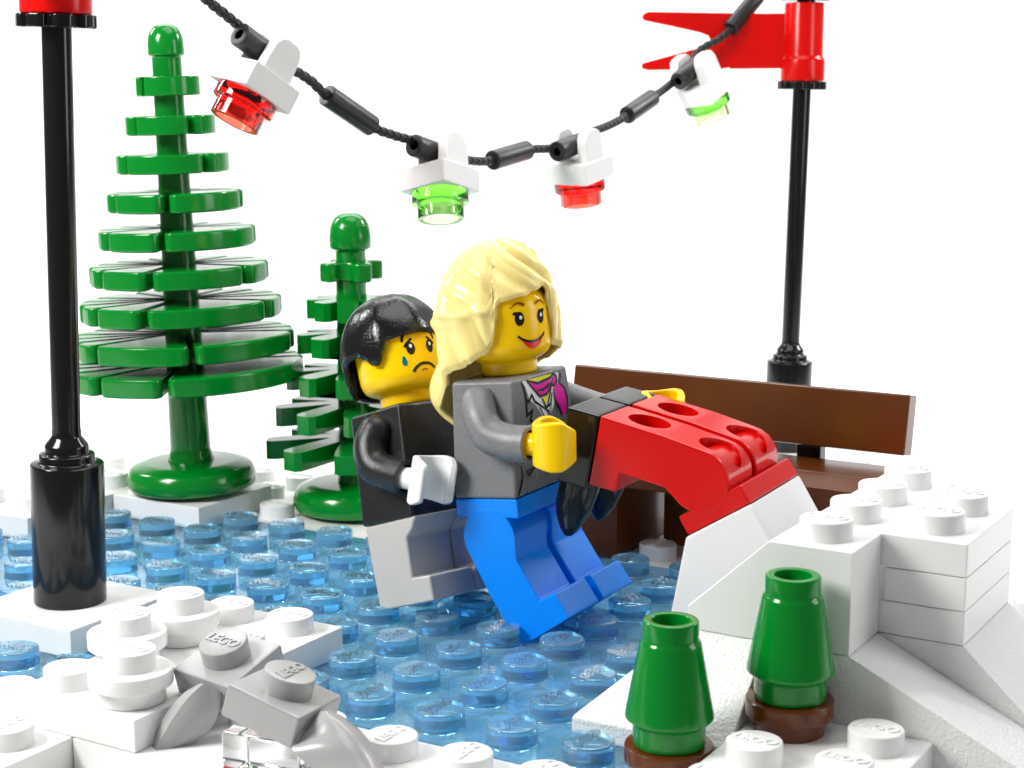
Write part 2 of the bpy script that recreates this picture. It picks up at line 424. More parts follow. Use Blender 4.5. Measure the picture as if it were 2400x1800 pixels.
# B: long low slope running right
slope('slope_brick', [(.006, 0), (2.994, 0), (2.994, .25), (1.0, 1.199), (.006, 1.199)], .006, .994, 'y', 'rough_white', (4.5, 1.5, .001),
      'long narrow white slope running down to the right behind the low studded plate')
# C: steeper wide slope under the stack
slope('slope_brick', [(.006, 0), (2.994, 0), (2.994, .26), (2.0, 1.199), (.006, 1.199)], .006, 1.994, 'y', 'rough_white', (4.5, 2.5, .001),
      'wide textured white slope falling right from under the three stacked plates')
# D: textured slope in front facing the camera
bm = bmesh.new()
for v in ((.006, .006, 0), (1.994, .006, 0), (1.994, 1.994, 0), (.006, 1.994, 0), (.006, .006, .24), (1.994, .006, .24), (.006, 1.994, .24), (1.0, 1.0, 1.199), (1.994, 1.0, 1.199), (1.994, 1.994, 1.199), (1.0, 1.994, 1.199)): bm.verts.new(v)
bmesh.ops.convex_hull(bm, input=list(bm.verts)); bmesh.ops.dissolve_limit(bm, angle_limit=.02, verts=list(bm.verts), edges=list(bm.edges))
bmesh.ops.recalc_face_normals(bm, faces=bm.faces); bmesh.ops.bevel(bm, geom=list(bm.edges), offset=.022, segments=2, profile=.5, affect='EDGES', clamp_overlap=True)
o = put('slope_brick', Geo().add(bm), 'rough_white', loc=(2.5, .5, .001))
tag(o, 'textured white corner slope behind the shorter green cone, its low corner lying on the ice', 'slope brick', 'white slope bricks of the snow bank')
for k, lb in enumerate(('lowest of the three stacked white plates at the right', 'middle of the three stacked white plates at the right', 'top white plate of the right stack, with four studs')):
    plate('white_plate', 4.5 if k != 1 else 5.53, 6.5, 2.5, 4.5, 1.2+.4*k, .4, lb, 'plate', [(5, 3), (5, 4), (6, 3), (6, 4)] if k == 2 else (), ax='x', group='stacked white plates')
plate('white_brick', 4.5, 5.5, 4.5, 5.5, .0, 2.4, 'tall white one-stud brick behind the stacked white plates', 'brick', [(5, 5)], ax='x')
# tilted slope that holds the red figure
HT, HR = (2.9665, 4.4502, 2.0063), ((-.8464, -.0526, .5271), (-.0478, .9956, .0229), (-.5276, -.0058, -.8477))
MH = Matrix.Translation(HT) @ rotm(HR)
o = put('slope_brick', Geo().add(bm_prism([(-.5, .004), (.53, .004), (1.36, .92), (1.5, .95), (1.5, 1.2), (-.5, 1.2)], -.99, .99, 'y', .035)), 'white')
o.matrix_world = MH; tag(o, 'tilted white slope brick carrying the red hips', 'slope brick', 'white slope bricks of the snow bank')

# ------------------------------------------------------------------ green cones on brown round plates
def cone(x, y, z, label, lb2):
    round_plate(x, y, z, 'brown', lb2, 'brown round plates', top=False)
    V, F = lathe([(.30, .002), (.40, .002), (.40, .25), (.49, .31), (.485, .36), (.335, 1.16), (.306, 1.2), (.306, 1.41), (.205, 1.41), (.195, .95), (0, .95)], 56, rad=.03)
    o = put('green_cone', Geo().raw(V, F), 'green', loc=(x, y, z+.399), ang=30, wn=False); tag(o, label, 'cone', 'green cone bushes')
cone(4, 0, .0, 'green cone bush standing lower and nearer the ice', 'brown round plate under the lower green cone, cut off by the bottom edge')
cone(5, 1, .4, 'green cone bush standing higher on the white studded plate', 'brown round plate under the higher green cone')

# ------------------------------------------------------------------ pine trees
def finger_tier(R, ri, slots, h, w=.045, droop=0.0, bev=.05):
    pts = []; S = sorted(radians(s) for s in slots); n = len(S)
    for i in range(n):
        a0, a1 = S[i], S[(i+1) % n]+(2*pi if i == n-1 else 0)
        o0, o1 = a0+asin(w/R), a1-asin(w/R); i0, i1 = a0+asin(min(.9, w/ri)), a1-asin(min(.9, w/ri))
        pts.append((ri*cos(i0), ri*sin(i0)))
        m = max(2, int((o1-o0)/radians(9)))
        cut = min(.10/R, (o1-o0)*.2)
        pts.append(((R-.10)*cos(o0), (R-.10)*sin(o0)))
        for k in range(m+1):
            a = o0+cut+(o1-o0-2*cut)*k/m; pts.append((R*cos(a), R*sin(a)))
        pts.append(((R-.10)*cos(o1), (R-.10)*sin(o1)))
        pts.append((ri*cos(i1), ri*sin(i1)))
    return bm_prism(pts, -h/2, h/2, 'z', bev, 2)
def arm_tier(R, ri, angs, h, wd, droop, bev=.06):
    pts = []
    angs = sorted(angs)
    for i, a in enumerate(angs):
        a = radians(a); c, s = cos(a), sin(a); hw = wd/2
        for x, y in ((ri, -hw*.8), (R*.75, -hw), (R-.10, -hw), (R, -hw*.62), (R, hw*.62), (R-.10, hw), (R*.75, hw), (ri, hw*.8)):
            pts.append((x*c-y*s, x*s+y*c))
        b = radians(angs[(i+1) % len(angs)]+(360 if i == len(angs)-1 else 0)); mid = (a+b)/2
        pts.append(((ri*.98)*cos(mid), (ri*.98)*sin(mid)))
    bm = bm_prism(pts, -h/2, h/2, 'z', bev, 2)
    for v in bm.verts:
        r = sqrt(v.co.x**2+v.co.y**2)
        if r > ri: v.co.z -= droop*(r-ri)
    return bm
CAZ = -48.3
def tree(loc, rot, trunk, tiers, base_r, label, kind):
    t = empty('pine_tree', loc, rot); tag(t, label, 'pine tree', 'green pine trees')
    V, F = lathe(trunk, 32, rad=.05); put('trunk', Geo().raw(V, F), 'green', t, ang=40, wn=False)
    V, F = lathe([(0, .02), (base_r*.78, .02), (base_r*.98, .1), (base_r, .28), (base_r*.93, .47), (base_r*.72, .545), (.3, .56), (.2, .62)], 56, rad=.07)
    put('base_disc', Geo().raw(V, F), 'green', t, ang=40, wn=False)
    for z, bmm in tiers: put('branch_tier', Geo().add(bmm), 'green', t, (0, 0, z), ang=33)
    return t
# tall pine: heights from the base, radii; slots are given clockwise from the viewer
TZ = [8.02-.4*0, 7.34, 6.69, 6.04, 5.41, 4.79, 4.17, 3.57, 3.06]
TZ = [7.12, 6.46, 5.81, 5.16, 4.53, 3.90, 3.28, 2.68, 2.17]
TR = [.55, .77, .97, 1.17, 1.36, 1.55, 1.75, 1.94, 2.08]
SL = [[-62, 95, 200, 300-0], [-58, 30, 110, 230], [-60, 38, 100, 150, 215], [-66, -8, 78, 110, 150, 215, 262],
      [-64, -92, -12, 82, 112, 150, 200, 235], [-62, -84, -106, -20, 48, 82, 112, 140, 170, 205, 232],
      [-58, -78, -96, -116, -22, 58, 84, 104, 126, 150, 185, 212], [-52, -70, -86, -102, -120, -140, 4, 76, 92, 108, 128, 160, 192],
      [-46, -68, -84, -98, -114, -134, -10, 86, 100, 114, 130, 152, 190]]
tiers = [(z, finger_tier(r, .24+.012*i, [CAZ+s for s in sl], .33, .05 if i > 2 else .04, bev=.055)) for i, (z, r, sl) in enumerate(zip(TZ, TR, SL))]
trunk = [(0, .3), (.44, .3), (.40, .62), (.36, .75), (.34, 2.0), (.30, 4.0), (.265, 6.2), (.25, 7.62), (.31, 7.64), (.31, 7.84), (.29, 7.98), (.23, 8.10), (.13, 8.165), (0, 8.17)]
# slim lean to the left of the picture, as it stands in its socket
lean = -RH*.030
tree((-8.5, 6.5, .40), (radians(-.2)-lean.y, lean.x, 0), trunk, tiers, 1.15, 'tall green pine tree with slotted disc branches, behind the near black pole', 0)
AZ2 = [4.34, 3.69, 3.09, 2.44, 1.83, 1.22]
AR2 = [.58, .78, .97, 1.17, 1.38, 1.56]
tiers = []
for i, (z, r) in enumerate(zip(AZ2, AR2)):
    angs = [CAZ+a+(-7 if i % 2 else 0) for a in ((-62, 20, 110, 200) if i == 0 else (-93, -45, -4, 44, 90, 136, 180, 224))]
    tiers.append((z, arm_tier(r, .33+.03*i, angs, .33, .36+.015*i, .05, .075)))
trunk2 = [(0, .3), (.36, .3), (.31, .62), (.285, .8), (.28, 2.2), (.265, 4.7), (.365, 4.72), (.365, 4.95), (.34, 5.12), (.27, 5.26), (.15, 5.335), (0, 5.345)]
tree((-6, 8, .0), (0, radians(-.4), 0), trunk2, tiers, 1.12, 'short green pine tree with blunt separate branches, behind the sad figure', 1)

# ------------------------------------------------------------------ black flag poles and red flags
def flag_pole(loc, rot, label):
    t = empty('flag_pole', loc, rot); tag(t, label, 'flag pole', 'black flag poles')
    V, F = lathe([(0, .001), (.5, .001), (.5, 1.985), (.385, 2.0), (.38, 2.12), (.30, 2.13), (.30, 2.235), (.2, 2.36), (.2, 2.45)], 56, rad=.03)
    put('base', Geo().raw(V, F), 'black', t, ang=30, wn=False)
    V, F = lathe([(.196, 2.36), (.196, 10.3)], 36, rad=0); put('shaft', Geo().raw(V, F), 'black', t, ang=30, wn=False)
    pts = []
    for k in range(8):
        for da, r in ((-15, .50), (-8, .525), (8, .525), (15, .50), (19, .43), (26, .43)):
            a = radians(k*45+da+11); pts.append((r*cos(a), r*sin(a)))
    for z in (7.86, 9.72): put('stop_ring', Geo().add(bm_prism(pts, 0, .18, 'z', .025)), 'black', t, (0, 0, z), ang=33)
    return t
def flag(M4, label):
    t = empty('flag'); t.matrix_world = M4; tag(t, label, 'flag', 'red swallowtail flags')
    V, F = lathe([(.21, 0), (.47, 0), (.47, .46), (.42, .52), (.42, 1.64), (.21, 1.64)], 40, rad=.035); put('clip', Geo().raw(V, F), 'red', t, ang=30, wn=False)
    # wavy banner as a grid with thickness
    V = []; F = []; nx, nz = 44, 14; th = .09
    L = 3.45
    def edge(x):
        top, bot = 1.40, .27
        return bot, top
    def wave(x): return .10*sin(x*1.75+.4)*min(1, x/.8)
    bm = bmesh.new()
    out = [(-.3, .27), (-2.2, .25), (-3.30, .23), (-3.42, .26), (-3.45, .32), (-3.42, .38), (-2.6, .60), (-2.15, .72), (-2.02, .80), (-2.0, .88), (-2.04, .95), (-2.2, 1.01), (-2.6, 1.10), (-3.40, 1.27), (-3.45, 1.33), (-3.43, 1.40), (-3.33, 1.45), (-2.2, 1.43), (-1.2, 1.42), (-.3, 1.42)]
    bm = bm_prism(out, -th, th, 'y', 0)
    # slice so that the sheet can bend
    for k in range(1, 30):
        bmesh.ops.bisect_plane(bm, geom=list(bm.verts)+list(bm.edges)+list(bm.faces), plane_co=(-k*.115-.3, 0, 0), plane_no=(1, 0, 0))
    es = [e for e in bm.edges if e.calc_face_angle(0) > radians(50)]
    bmesh.ops.bevel(bm, geom=es, offset=.05, segments=3, profile=.5, affect='EDGES', clamp_overlap=True)
    for v in bm.verts: v.co.y += wave(-v.co.x)
    put('banner', Geo().add(bm), 'red', t, ang=50, wn=False)
    return t
TL, TRt = Vector((-5.5, .5, .4)), Vector((-2.05, 18.76, -.4))
axL = (Vector((-5.325, .5, 8.3))-Vector((-5.5, .5, 2.4))).normalized()
def axis_rot(a): return Vector((0, 0, 1)).rotation_difference(a)
axR = (Vector((-2.62, 19.95, 8.47))-Vector((-2.05, 18.76, 1.32))); axR = Vector((axR.dot(RH)*RH+Vector((0, 0, axR.z)))).normalized()
flag_pole(TL, axis_rot(axL).to_euler(), 'near black flag pole at the left edge, standing on the smooth white tile')
flag_pole(TRt, axis_rot(axR).to_euler(), 'far black flag pole behind the brown bench')
plate('white_plate', TRt.x-1.5, TRt.x+1.5, TRt.y-1.5, TRt.y+1.5, -.8, .398, 'white foot plate of the far pole, hidden behind the bench', 'plate')
flag(Matrix.Translation(TRt+axR*8.04) @ Matrix.Rotation(-YAW, 4, 'Z'), 'red swallowtail flag clipped to the far pole')
flag(Matrix.Translation(TL+axL*8.04) @ axis_rot(axL).to_matrix().to_4x4() @ Matrix.Rotation(radians(120), 4, 'Z'), 'red flag clip on the near pole, cut off by the top edge')

# ------------------------------------------------------------------ brown bench
b = empty('bench', (.6, 8.5, 0)); tag(b, 'reddish brown bench with a wide plank back, behind the red legs', 'bench')
for y0 in (-1, 0): put('seat_plank', Geo().add(bm_box(-2.99, 2.99, y0+.006, y0+.994, 1.2, 1.6, .03)), 'brown', b)
put('backrest', Geo().add(bm_box(-2.98, 2.98, 0, .4, -.48, .48, .035)), 'brown', b, (0, .93, 2.29), (radians(-11), 0, 0))
for x0, ya in ((-2.1, -.994), (-.9, .3), (1.9, -.994)): put('leg', Geo().add(bm_box(x0+.006, x0+.994, ya, .994, 0.001, 1.198, .03)), 'brown', b)
for x0 in (-1.6, 1.0): put('back_bracket', Geo().add(bm_box(x0, x0+.42, 1.36, 1.62, .0, 2.6, .03)), 'black', b)

# ------------------------------------------------------------------ garland
G = dict(start=(-5.556, 3.081, 9.307), c0=(-5.49, 3.36, 9.05), c1=(-5.415, 3.663, 8.776), t1a=(-5.265, 4.274, 8.367), t1b=(-5.161, 4.727, 7.951), c2=(-5.078, 5.298, 7.751),
         c3=(-5.017, 5.647, 7.589), t2a=(-4.953, 5.945, 7.377), t2b=(-4.746, 6.891, 6.867), c4=(-4.648, 7.334, 6.72), t3a=(-4.531, 7.853, 6.59), t3b=(-4.42, 8.536, 6.335),
         c5=(-4.345, 9.239, 6.24), t4a=(-4.27, 9.89, 6.219), t4b=(-4.151, 10.907, 6.371), c6=(-4.046, 11.593, 6.384), t5a=(-3.985, 11.988, 6.422), t5b=(-3.907, 12.925, 6.656),
         c7=(-3.888, 13.503, 6.751), t6a=(-3.859, 14.226, 6.922), t6b=(-3.798, 15.47, 7.334), c8=(-3.765, 15.997, 7.523), t7a=(-3.738, 16.444, 7.724), t7b=(-3.60, 17.20, 8.28),
         c9=(-3.353, 17.491, 8.482), t8a=(-3.209, 17.862, 8.729), t8b=(-2.938, 18.636, 9.428), end=(-2.622, 19.2, 10.387))
GA = empty('light_garland', G['c5']); tag(GA, 'braided black cord with short black tubes hanging between the two poles', 'garland')
def cordmat():
    m, nt, bs = newmat('braided_black_cord'); bs.inputs['Base Color'].default_value = (.012, .012, .012, 1); bs.inputs['Roughness'].default_value = .5
    return m
CORD = cordmat()
start = list(map(Vector, [TL+axL*9.9]))
path = catmull([TL+axL*9.95]+[G[k] for k in G], 10)
path = [p-Vector(G['c5']) for p in path]
# three intertwined strands make the braid
def resample(path, step):
    out = [path[0]]; acc = 0
    for a, c in zip(path, path[1:]):
        L = (c-a).length; d = step-acc
        while d <= L: out.append(a+(c-a)*(d/L)); d += step
        acc = (acc+L) % step
    return out
rp = resample(path, .025)
gg = Geo(); V, F = sweep(rp, [.062]*len(rp), 10); gg.raw(V, F)
for ph, sg in ((0, 1), (pi, 1), (0, -1), (pi, -1)):
    q = []
    for i, p in enumerate(rp):
        d = (rp[min(i+1, len(rp)-1)]-rp[max(i-1, 0)]).normalized(); u = d.cross(Vector((0, 0, 1))).normalized(); w = d.cross(u)
        a = ph+sg*i*.025*20; q.append(p+(u*cos(a)+w*sin(a))*.056)
    V, F = sweep(q, [.029]*len(q), 6); gg.raw(V, F)
link('cord', gg.mesh('cord', CORD, ang=60), GA, wn=False)
def sleeve_geo(L, r=.185):
    V, F = lathe([(.08, -L/2+.02), (.085, -L/2), (r, -L/2), (r, L/2), (.085, L/2), (.08, L/2-.02)], 32, rad=.02); return V, F
for k in ('t2', 't4', 't6', 't8'):
    a, c = Vector(G[k+'a']), Vector(G[k+'b']); d = c-a
    V, F = sleeve_geo(min(d.length, 1.08), .178)
    o = put('spacer_tube', Geo().raw(V, F), 'rubber', GA, (a+c)/2-Vector(G['c5']), axis_rot(d.normalized()).to_euler(), ang=30, wn=False)
def lamp(t, R, mat, label):
    e = empty('garland_lamp'); e.matrix_world = Matrix.Translation(t) @ rotm(R).to_3x3().to_quaternion().to_matrix().to_4x4(); tag(e, label, 'hanging lamp', 'small lamps on the garland')
    g = Geo().add(bm_box(-.492, .492, -.492, .492, 0, .4, .03))
    for s in (-1, 1):
        x0, x1 = (.205, .42) if s > 0 else (-.42, -.205)
        g.add(bm_prism([(-.30, .39), (.30, .39), (.27, .80), (.20, .93), (.10, .97), (-.10, .97), (-.20, .93), (-.27, .80)], x0, x1, 'x', .03))
    put('holder', g, 'white', e)
    V, F = sleeve_geo(.98, .19); put('tube', Geo().raw(V, F), 'rubber', e, (0, -.16, .68), (-pi/2, 0, 0), ang=30, wn=False)
    V, F = lathe([(0, -.006), (.485, -.006), (.485, -.2), (.395, -.215), (.395, -.47), (.30, -.47), (.30, -.26), (0, -.26)][::-1], 44, rad=.015)
    put('bulb', Geo().raw(V, F), mat, e, ang=30, wn=False)
    return e
lamp((-5.197, 4.306, 7.375), ((.961, .137, .238), (-.234, .864, .446), (-.144, -.485, .863)), 'tred', 'red garland lamp on white holder, nearest the tall pine')
lamp((-4.209, 8.087, 5.743), ((.968, .126, -.215), (-.063, .959, .275), (.241, -.253, .937)), 'tgreen', 'green garland lamp on white holder, above the short pine')
lamp((-3.844, 12.348, 5.778), ((.996, .087, -.012), (-.088, .979, -.183), (-.004, .183, .983)), 'tred', 'red garland lamp on white holder, above the blonde figure')
lamp((-3.333, 16.923, 7.302), ((.968, .157, -.195), (-.226, .885, -.407), (.108, .438, .892)), 'tgreen', 'green garland lamp on white holder, below the red flag')

# ------------------------------------------------------------------ toy figures
def figure(t, R, label):
    e = empty('toy_figure'); e.matrix_world = Matrix.Translation(t) @ rotm(R).to_3x3().to_quaternion().to_matrix().to_4x4(); tag(e, label, 'toy figure'); return e
def torso(e, mat):
    bm = bm_prism([(-.975, 0), (.975, 0), (.76, 1.6), (-.76, 1.6)], -.5, .5, 'x', .055, 3)
    return put('torso', Geo().add(bm), mat, e)
def head(e, face):
    V, F = lathe([(0, .0), (.40, .0), (.40, .19), (.46, .21), (.58, .27), (.635, .40), (.64, .62), (.64, .95), (.60, 1.08), (.50, 1.18), (.32, 1.2), (0, 1.2)], 64, rad=.06)
    return put('head', Geo().raw(V, F), 'yellow', e, (0, 0, 1.6), (0, 0, radians(face)), ang=60, wn=False)
HRD = .64
def wrap(pts, lift): return [((HRD+lift)*cos(radians(a)), (HRD+lift)*sin(radians(a)), z) for a, z in pts]
def decal_ring(h, name, col, ca, cz, ra, rz, lift, fn=None, n=36):
    """disc on the head; ra in stud units along the cheek"""
    V = wrap([(ca, cz)], lift); F = []
    for q in (.5, 1.0):
        for k in range(n):
            t = 2*pi*k/n; s = fn(t) if fn else 1
            V += wrap([(ca+math.degrees(ra*q*s*cos(t)/HRD), cz+rz*q*s*sin(t))], lift)
    for k in range(n):
        j = (k+1) % n; F.append([0, 1+k, 1+j]); F.append([1+k, 1+n+k, 1+n+j, 1+j])
    return put(name, Geo().raw(V, F), INK[col], h, ang=60, wn=False)
def decal_stroke(h, name, col, pts, wid, lift):
    P = [Vector((radians(a)*HRD, z, 0)) for a, z in pts]; P = catmull(P, 6); N = len(P); V2 = []
    W = wid if callable(wid) else (lambda t: wid)
    for i, p in enumerate(P):
        d = (P[min(i+1, N-1)]-P[max(i-1, 0)]).normalized(); nn = Vector((-d.y, d.x, 0)); w = W(i/(N-1))/2
        V2 += [p+nn*w, p-nn*w]
    V = wrap([(math.degrees(v.x/HRD), v.y) for v in V2], lift); F = [[2*i, 2*i+1, 2*i+3, 2*i+2] for i in range(N-1)]
    return put(name, Geo().raw(V, F), INK[col], h, ang=60, wn=False)
def decal_between(h, name, col, top, bot, lift):
    A = catmull([(a, z, 0) for a, z in top], 6); B = catmull([(a, z, 0) for a, z in bot], 6); V = []; F = []
    for a, b_ in zip(A, B):
        for q in (0, .5, 1): c = a*(1-q)+b_*q; V += wrap([(c.x, c.y)], lift)
    for i in range(len(A)-1):
        for q in range(2): F.append([3*i+q, 3*i+q+1, 3*i+q+4, 3*i+q+3])
    return put(name, Geo().raw(V, F), INK[col], h, ang=60, wn=False)
def limb(e, name, mat, pts, radii, end=True):
    P = catmull(pts, 8); n = len(P); m = len(radii)-1; R = []
    for i in range(n):
        t = i/(n-1)*m; k = min(int(t), m-1); R.append(radii[k]+(radii[k+1]-radii[k])*(t-k))
    d0 = (P[0]-P[1]).normalized(); d1 = (P[-1]-P[-2]).normalized()
    pre = [(P[0]+d0*R[0]*s, R[0]*sqrt(max(1e-4, 1-s*s))) for s in (.98, .9, .75, .5, .25)]
    P = [p for p, _ in pre]+P; R = [r for _, r in pre]+R
    r = R[-1]
    P += [P[-1]+d1*.015, P[-1]+d1*.016, P[-1]-d1*.10]; R += [r-.02, r-.06, r-.06]
    V, F = sweep(P, R, 28)
    return put(name, Geo().raw(V, F), mat, e, ang=45, wn=False)
def hand(e, c, axis, opening, wrist, mat, gap=40):
    a = Vector(axis).normalized(); d = Vector(opening); d = (d-a*d.dot(a)).normalized(); w = a.cross(d)
    c = Vector(c); ro, ri, h = .315, .205, .31
    pts = []
    A = [radians(gap+(360-2*gap)*k/28) for k in range(29)]
    pts = [(ro*cos(t), ro*sin(t)) for t in A]
    pts += [(ri*cos(t), ri*sin(t)) for t in A[::-1]]
    MM = Matrix(((d.x, w.x, a.x, c.x), (d.y, w.y, a.y, c.y), (d.z, w.z, a.z, c.z), (0, 0, 0, 1)))
    bmh = bm_prism(pts, -h, h, 'z', .055, 3)
    for v in bmh.verts:
        f_ = smooth01((v.co.x+.04)/.36); v.co.z *= 1.08-.50*f_-.14*smooth01((-v.co.x-.12)/.2)
    g = Geo().add(bmh, MM)
    p0 = Vector(wrist); dirp = (c-p0).normalized()
    V, F = sweep([p0-dirp*.08, p0+dirp*.05, c-dirp*(ri+.04)], [.155, .155, .15], 24); g.raw(V, F)
    return put('hand', g, mat, e, ang=45)
def leg_profile():
    p = []
    for k in range(15): a = pi-k/14*(pi+radians(42)); p.append((.42*cos(a), .42*sin(a)))
    p += [(.205, -.45), (.195, -1.09), (.46, -1.11), (.46, -1.5), (-.5, -1.5), (-.47, -.6)]
    return p
def leg(e, side, phi, mat, holes=False):
    y0, y1 = (-.465, .425) if side < 0 else (-.425, .465)
    bm = bm_prism(leg_profile(), y0, y1, 'y', .03, 2)
    me = Geo().add(bm).mesh('leg', M[mat])
    if holes:
        cut = []
        for zc, rr in ((-.98, .29), (.06, .30)):
            V, F = lathe([(0, -.45), (rr, -.45), (rr, .5), (0, .5)], 36, rad=0)
            mm = Matrix.Translation((-.42, 0, zc)) @ Matrix.Rotation(pi/2, 4, 'Y'); g = Geo().raw(V, F, mm); cut.append(g.mesh('c', None, smooth=False))
        me = boolean_cut(me, cut); me.name = 'leg'
        bm2 = bmesh.new(); bm2.from_mesh(me); bm2.to_mesh(me); bm2.free()
        me.polygons.foreach_set('use_smooth', [True]*len(me.polygons)); me.set_sharp_from_angle(angle=radians(38))
    return link('leg', me, e, (0, side*.5, -.55), (0, -radians(phi), 0))
def hips(e, mat):
    g = Geo().add(bm_box(-.5, .5, -.955, .955, -.275, -.003, .035)); V, F = sweep([Vector((0, -.9, -.55)), Vector((0, .9, -.55))], [.36, .36], 32); g.raw(V, F)
    g.add(bm_box(-.22, .22, -.06, .06, -.9, -.25, .03))
    return put('hips', g, mat, e, ang=33)
def print_poly(e, name, col, pts, lift, parent=None):
    P = [Vector((0.5+lift, y, z)) for y, z in pts]; tri = tessellate_polygon([[Vector((y, z, 0)) for y, z in pts]])
    F = [list(t) for t in tri]; V = [tuple(p) for p in P]
    bm = bmesh.new(); me = bpy.data.meshes.new('x'); me.from_pydata(V, [], F); bm.from_mesh(me)
    for f in bm.faces:
        f.normal_update()
        if f.normal.x < 0: f.normal_flip()
    return put(name, Geo().add(bm), INK[col], parent or e, ang=60, wn=False)
def print_line(pts, wid, lift, g):
    P = [Vector((y, z, 0)) for y, z in pts]; N = len(P); V = []
    for i, p in enumerate(P):
        d0 = (p-P[i-1]).normalized() if i else (P[1]-p).normalized(); d1 = (P[i+1]-p).normalized() if i < N-1 else d0
        n0 = Vector((-d0.y, d0.x, 0)); n1 = Vector((-d1.y, d1.x, 0)); nn = (n0+n1); nn = nn.normalized()/max(.45, sqrt(max(.05, (1+n0.dot(n1))/2)))
        w = wid/2*(.55 if i in (0, N-1) else 1)
        V += [p+nn*w, p-nn*w]
    g.raw([(.5+lift, v.x, v.y) for v in V], [[2*i, 2*i+1, 2*i+3, 2*i+2] for i in range(N-1)])

def smooth01(x): x = max(0, min(1, x)); return x*x*(3-2*x)
def interp(tab, a):
    for (a0, v0), (a1, v1) in zip(tab, tab[1:]):
        if a0 <= a <= a1: t = (a-a0)/(a1-a0) if a1 > a0 else 0; t = t*t*(3-2*t); return v0+(v1-v0)*t
    return tab[-1][1]
def hair(e, face, mat, ztop, hem, rad, groove, nth=260, nt=110, th=.07):
    """cap of hair round the head: hem(theta) gives the lower edge, rad(theta,z) the outer radius, groove the relief"""
    V = []; F = []
    zc = .78; hh = ztop-zc
    for i in range(nt+1):
        for k in range(nth):
            tdeg = -180+360*k/nth; hz = hem(tdeg); u = i/nt
            pe = math.acos(max(0, min(1, (hz-zc)/hh))); ld = pe*.85; ll = max(0, zc-hz); tot = ld+ll
            q = u*tot
            if q <= ld: ph = q/.85; z = zc+hh*cos(ph); dome = sin(ph)**.9
            else: z = zc-(q-ld); dome = 1.0
            g = groove(tdeg, z, u)*min(1, u*5)
            r = rad(tdeg, z)*dome
            tuck = smooth01((u-.95)/.05)*.035
            r = max(.02, r+g-tuck)
            a = radians(tdeg); V.append((r*cos(a), r*sin(a), z))
    for i in range(nt):
        for k in range(nth):
            j = (k+1) % nth; F.append([i*nth+k, (i+1)*nth+k, (i+1)*nth+j, i*nth+j])
    F.append([k for k in range(nth)])
    me = Geo().raw(V, F).mesh('hair', M[mat], ang=80)
    bm = bmesh.new(); bm.from_mesh(me); bmesh.ops.recalc_face_normals(bm, faces=bm.faces); bm.to_mesh(me); bm.free()
    o = link('hair', me, e, (0, 0, 1.6), (0, 0, radians(face)), wn=False)
    s = o.modifiers.new('thick', 'SOLIDIFY'); s.thickness = th; s.offset = -1
    return o

# ---- blonde figure
WF = figure((-.3249, 4.1498, 1.9417), ((.9943, -.0082, -.1061), (.0078, 1.0, -.0039), (.1061, .003, .9943)),
            'blonde smiling toy figure in grey jacket and blue trousers, gripping the black skates')
tw = torso(WF, 'jacket')
FW = -24.4
h = head(WF, FW)
for s in (-1, 1):
    decal_ring(h, 'eye', 'black', 16*s, .795, .068, .098, .004)
    decal_stroke(h, 'eyelash', 'black', [(16*s+s*3.0, .865), (16*s+s*6.0, .872), (16*s+s*8.2, .862)], lambda t: .045*(1-t)+.02, .005)
    decal_ring(h, 'eye_glint', 'white', 15.5*s+1.0, .812, .023, .027, .008)
    decal_stroke(h, 'eyebrow', 'brown', [(8*s, .975), (14*s, 1.008), (20*s, 1.0), (27*s, .945)], lambda t: .036*(1-.6*t), .005)
decal_between(h, 'lips', 'red', [(-17, .52), (-9, .475), (0, .462), (9, .475), (17, .52)], [(-16, .50), (-9, .41), (0, .365), (9, .41), (16, .50)], .004)
decal_stroke(h, 'mouth', 'black', [(-20, .565), (-17, .53), (-9, .485), (0, .47), (9, .485), (17, .53), (20, .565)], .03, .007)
def w_hem(t):
    return interp([(-180, -.55), (-155, -.70), (-140, -.82), (-128, -.74), (-120, -.38), (-113, -.08), (-104, .10), (-92, .16), (-76, .24), (-62, .34), (-52, .46), (-47.5, .62), (-45.5, .80), (-43, 1.0), (-38, 1.05), (-10, 1.10), (10, 1.15), (27, 1.20), (32, 1.14), (36, .78), (40, .45), (50, .34), (70, .26), (100, .1), (130, -.1), (155, -.4), (180, -.62)], t)
def w_rad(t, z):
    side = interp([(-180, .92), (-140, .98), (-105, .95), (-60, .81), (-46, .735), (-30, .735), (0, .735), (28, .74), (45, .78), (90, .84), (140, .88), (180, .88)], t)
    lower = interp([(-180, .82), (-140, .97), (-110, 1.0), (-75, .86), (-50, .735), (40, .73), (90, .86), (140, .86), (180, .80)], t)
    k = smooth01((z-.35)/.5)
    r = lower*(1-k)+side*k
    tail = math.exp(-((t+132)/20)**2)
    if z < .35: r += (.17*tail-.10*(1-tail))*smooth01((.35-z)/.5)-.30*tail*smooth01((-.25-z)/.6)
    # the gathered lock on the near side
    r += .07*math.exp(-((z-.80)/.10)**2)*math.exp(-((t+118)/24)**2)
    r += .05*math.exp(-((z-.93)/.07)**2)*smooth01((-t-40)/20)*smooth01((170+t)/40)
    return r
def w_groove(t, z, u):
    a = radians(t)
    kk = smooth01((z-.82)/.12)
    up = abs(sin(2.9*(a*1.15+z*2.6)+.4))**.8
    up2 = abs(sin(5.1*(a*1.1+z*2.5)+1.4))
    lo = abs(sin(5.2*a+z*2.2+1.1))**.8
    lo2 = abs(sin(9.0*a+z*2.4))
    front = smooth01((z-1.0)/.25) if -44 < t < 34 else 1.0
    return -.095*(1-(kk*(.75*up+.25*up2)+(1-kk)*(.75*lo+.25*lo2)))*(1.0 if front > .99 else .4+.6*front)+.01
